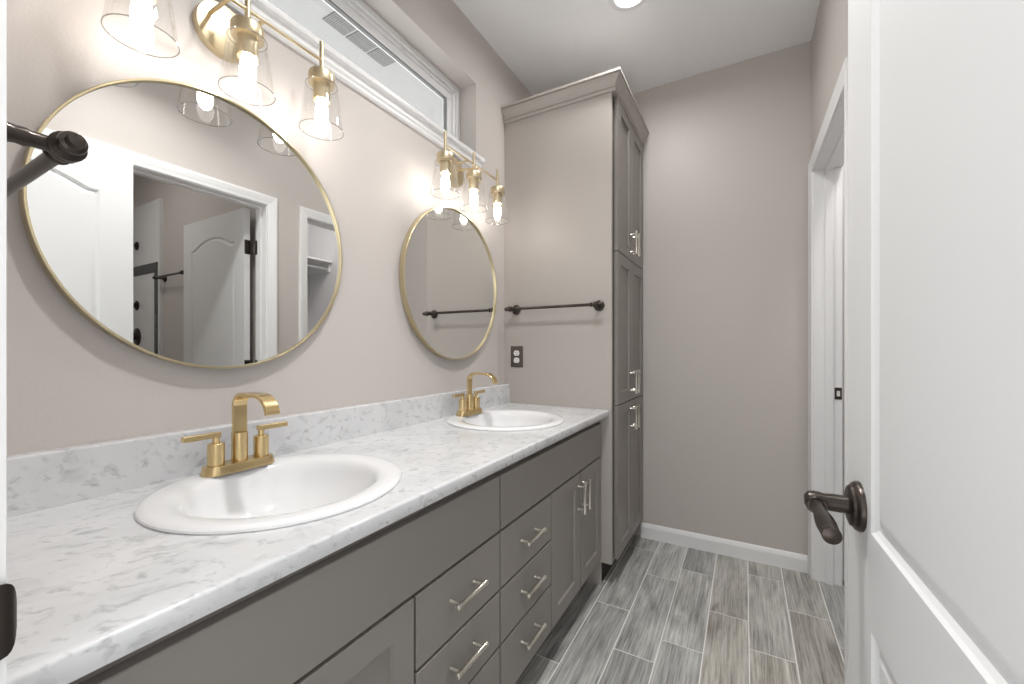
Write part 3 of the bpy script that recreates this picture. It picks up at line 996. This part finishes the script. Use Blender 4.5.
cr.loft([[(0.0008, ya - o_, z) for o_, z in CP], [(xa + o_, ya - o_, z) for o_, z in CP], [(xa + o_, YF - 0.001, z) for o_, z in CP]])
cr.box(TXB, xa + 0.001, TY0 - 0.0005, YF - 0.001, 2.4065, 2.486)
cr.build('crown_moulding', M['cabinet_lit'], tc_, smooth=False)

# ------------------------------------------------------------------ towel bars
def towel_bar(name, p0, p1, normal, standoff, label, finial=0.036, r=0.0075):
    """p0,p1: rosette centres on the wall"""
    p0, p1, n = Vector(p0), Vector(p1), Vector(normal)
    d = (p1 - p0).normalized()
    t = thing(name, tuple((p0 + p1) / 2), label, 'towel bar', 'dark bronze towel bars')
    a, b_ = p0 + n * standoff, p1 + n * standoff
    MB().tube([a, b_], r, 18).build('bar', M['bronze'], t)
    for q, e in ((p0, -d), (p1, d)):
        po = MB().lathe([(0.0265, 0.0006), (0.0265, 0.005), (0.0245, 0.008), (0.0190, 0.0100), (0.0150, 0.0140), (0.0108, 0.0200), (0.0086, 0.030), (0.0094, 0.036), (0.0080, 0.040), (0.0080, standoff - 0.012), (0.0135, standoff - 0.006), (0.0148, standoff), (0.0135, standoff + 0.006), (0.008, standoff + 0.012), (0.001, standoff + 0.0135)], q, n, 32)
        po.build('post', M['bronze'], t)
        c_ = q + n * standoff
        f = MB().lathe([(0.0128, 0.002), (0.0150, 0.0065), (0.0150, 0.0095), (0.0105, 0.0125), (0.0085, 0.0150), (0.0100, 0.0180), (0.0118, 0.0225), (0.0108, 0.0270), (0.0075, 0.0290), (0.0068, 0.0310), (0.0080, 0.0340), (0.0062, 0.0370), (0.0015, 0.0385)], c_, e, 24)
        f.build('finial', M['bronze'], t)
        MB().lathe([(r + 0.0002, 0.016), (0.0118, 0.019), (0.0118, 0.023), (r + 0.0002, 0.026)], c_, -e, 20).build('collar', M['bronze'], t)
    return t
towel_bar('towel_bar', (0.075, TY0, 1.372), (0.540, TY0, 1.372), (0, -1, 0), 0.065, 'dark bronze towel bar on the side of the tall cabinet above the outlet')
towel_bar('towel_bar', (0.070, YN, 1.372), (0.535, YN, 1.372), (0, 1, 0), 0.065, 'dark bronze towel bar at the left edge in front of the large mirror')
towel_bar('towel_bar', (2.45, BATH_Y1, 1.716), (2.885, BATH_Y1, 1.716), (0, -1, 0), 0.065, 'dark towel bar behind the arched-panel door, seen in the large mirror')

# ------------------------------------------------------------------ outlet on the cabinet side
o_ = thing('wall_outlet', (0.0785, TY0, 1.117), 'brown wall outlet with two white sockets above the counter end', 'outlet')
pl = MB()
pl.box(0.0410, 0.1160, TY0 - 0.0055, TY0 - 0.0004, 1.0595, 1.1745)
pl.build('plate', M['brown_plate'], o_, bevel=0.0018)
for dz in (0.0195, -0.0195):
    rc = MB()
    pts = []
    for i in range(40):
        a = 2 * PI * i / 40
        pts.append((0.0172 * math.cos(a), max(-0.0143, min(0.0143, 0.0172 * math.sin(a)))))
    rc.loft([[(0.0785 + x, TY0 - 0.0050, 1.117 + dz + z) for x, z in pts], [(0.0785 + x, TY0 - 0.0075, 1.117 + dz + z) for x, z in pts]])
    r_ = rc.build('socket', M['white_plastic'], o_)
    sl = MB()
    for sx, hh in ((-0.0064, 0.0042), (0.0064, 0.0034)):
        sl.box(0.0785 + sx - 0.0010, 0.0785 + sx + 0.0010, TY0 - 0.0079, TY0 - 0.0070, 1.117 + dz + 0.0030 - hh, 1.117 + dz + 0.0030 + hh)
    sl.lathe([(0.0024, 0), (0.0024, 0.0009)], (0.0785, TY0 - 0.0070, 1.117 + dz - 0.0080), (0, -1, 0), 14)
    sl.build('slots', M['slot'], r_)
MB().lathe([(0.0030, 0), (0.0030, 0.0016), (0.0018, 0.0022)], (0.0785, TY0 - 0.0052, 1.117), (0, -1, 0), 14).build('screw', M['bronze'], o_)

# ------------------------------------------------------------------ shower in the mirrored room
SX = 2.945
ss = thing('shower_surround', (3.3, BATH_Y1, 0.0), 'white shower wall panel with a black tile band, seen in the large mirror', 'shower')
MB().box(SX, BATH_X - 0.001, BATH_Y1 - 0.020, BATH_Y1 - 0.0005, 0.0, 2.36).build('wall_panel', M['tub'], ss, bevel=0.004)
MB().box(BATH_X - 0.020, BATH_X - 0.0005, BATH_Y0 + 0.001, BATH_Y1 - 0.021, 0.0, 2.36).build('wall_panel', M['tub'], ss, bevel=0.004)
MB().box(SX + 0.020, BATH_X - 0.021, BATH_Y1 - 0.0235, BATH_Y1 - 0.0195, 1.775, 1.855).build('accent_band', M['black_tile'], ss)
MB().box(SX + 0.020, SX + 0.075, BATH_Y1 - 0.0235, BATH_Y1 - 0.0195, 0.10, 1.7745).build('accent_stripe', M['black_tile'], ss)
MB().box(SX - 0.016, SX - 0.0005, BATH_Y1 - 0.022, BATH_Y1 - 0.0005, 0.0, 2.36).build('edge_trim', M['tub'], ss)
def flange(name, x, z, R, L, droop, label, cat, body):
    t = thing(name, (x, BATH_Y1 - 0.0205, z), label, cat)
    MB().lathe([(R, 0), (R, 0.006), (R * 0.8, 0.012), (R * 0.4, 0.018)], (x, BATH_Y1 - 0.0205, z), (0, -1, 0), 28).build('flange', M['bronze'], t)
    y0 = BATH_Y1 - 0.034
    if body == 'head':
        MB().tube([(x, y0, z), (x, y0 - L * 0.6, z), (x, y0 - L, z - droop)], 0.010, 12).build('arm', M['bronze'], t)
        MB().lathe([(0.012, 0), (0.022, 0.02), (0.045, 0.045), (0.045, 0.055)], (x, y0 - L, z - droop), (0, -0.6, -0.8), 24).build('spray_head', M['bronze'], t)
    elif body == 'spout':
        MB().lathe([(0.016, 0), (0.018, L * 0.3), (0.015, L), (0.004, L + 0.004)], (x, y0 + 0.004, z), (0, -1, 0), 20).build('outlet', M['bronze'], t)
    else:
        MB().lathe([(0.026, 0), (0.024, 0.035), (0.010, 0.040)], (x, y0 + 0.004, z), (0, -1, 0), 24).build('hub', M['bronze'], t)
        MB().box(x - 0.010, x + 0.010, y0 - 0.045, y0 - 0.031, z - 0.085, z + 0.01).build('lever', M['bronze'], t, bevel=0.003)
    return t
flange('wall_shower', 3.350, 2.028, 0.036, 0.16, 0.06, 'dark shower head arm above the black tile band, seen in the mirror', 'shower', 'head')
flange('hand_shower_outlet', 3.350, 1.525, 0.040, 0.055, 0, 'dark round outlet below the black tile band, seen in the mirror', 'shower fitting', 'spout')
flange('shower_valve', 3.350, 1.261, 0.075, 0.05, 0, 'dark round shower valve lowest on the shower wall, seen in the mirror', 'shower valve', 'valve')

# ------------------------------------------------------------------ closet shelf and rod (in the mirror)
sf = thing('closet_shelf', (2.5, 2.15, 1.95), 'white closet shelf with a hanging rod, seen in the large mirror', 'shelf')
MB().box(2.33, CL_X - 0.001, CL_Y0 + 0.005, YF - 0.001, 1.985, 2.003).build('shelf_board', M['trim'], sf, bevel=0.001, segs=1)
MB().box(CL_X - 0.020, CL_X - 0.001, CL_Y0 + 0.005, YF - 0.001, 1.900, 1.9845).box(2.36, CL_X - 0.021, YF - 0.020, YF - 0.001, 1.900, 1.9845).build('cleat', M['trim'], sf, bevel=0.001, segs=1)
MB().tube([(2.39, CL_Y0 + 0.010, 1.930), (2.39, YF - 0.021, 1.930)], 0.015, 18).build('rod', M['rod'], sf)
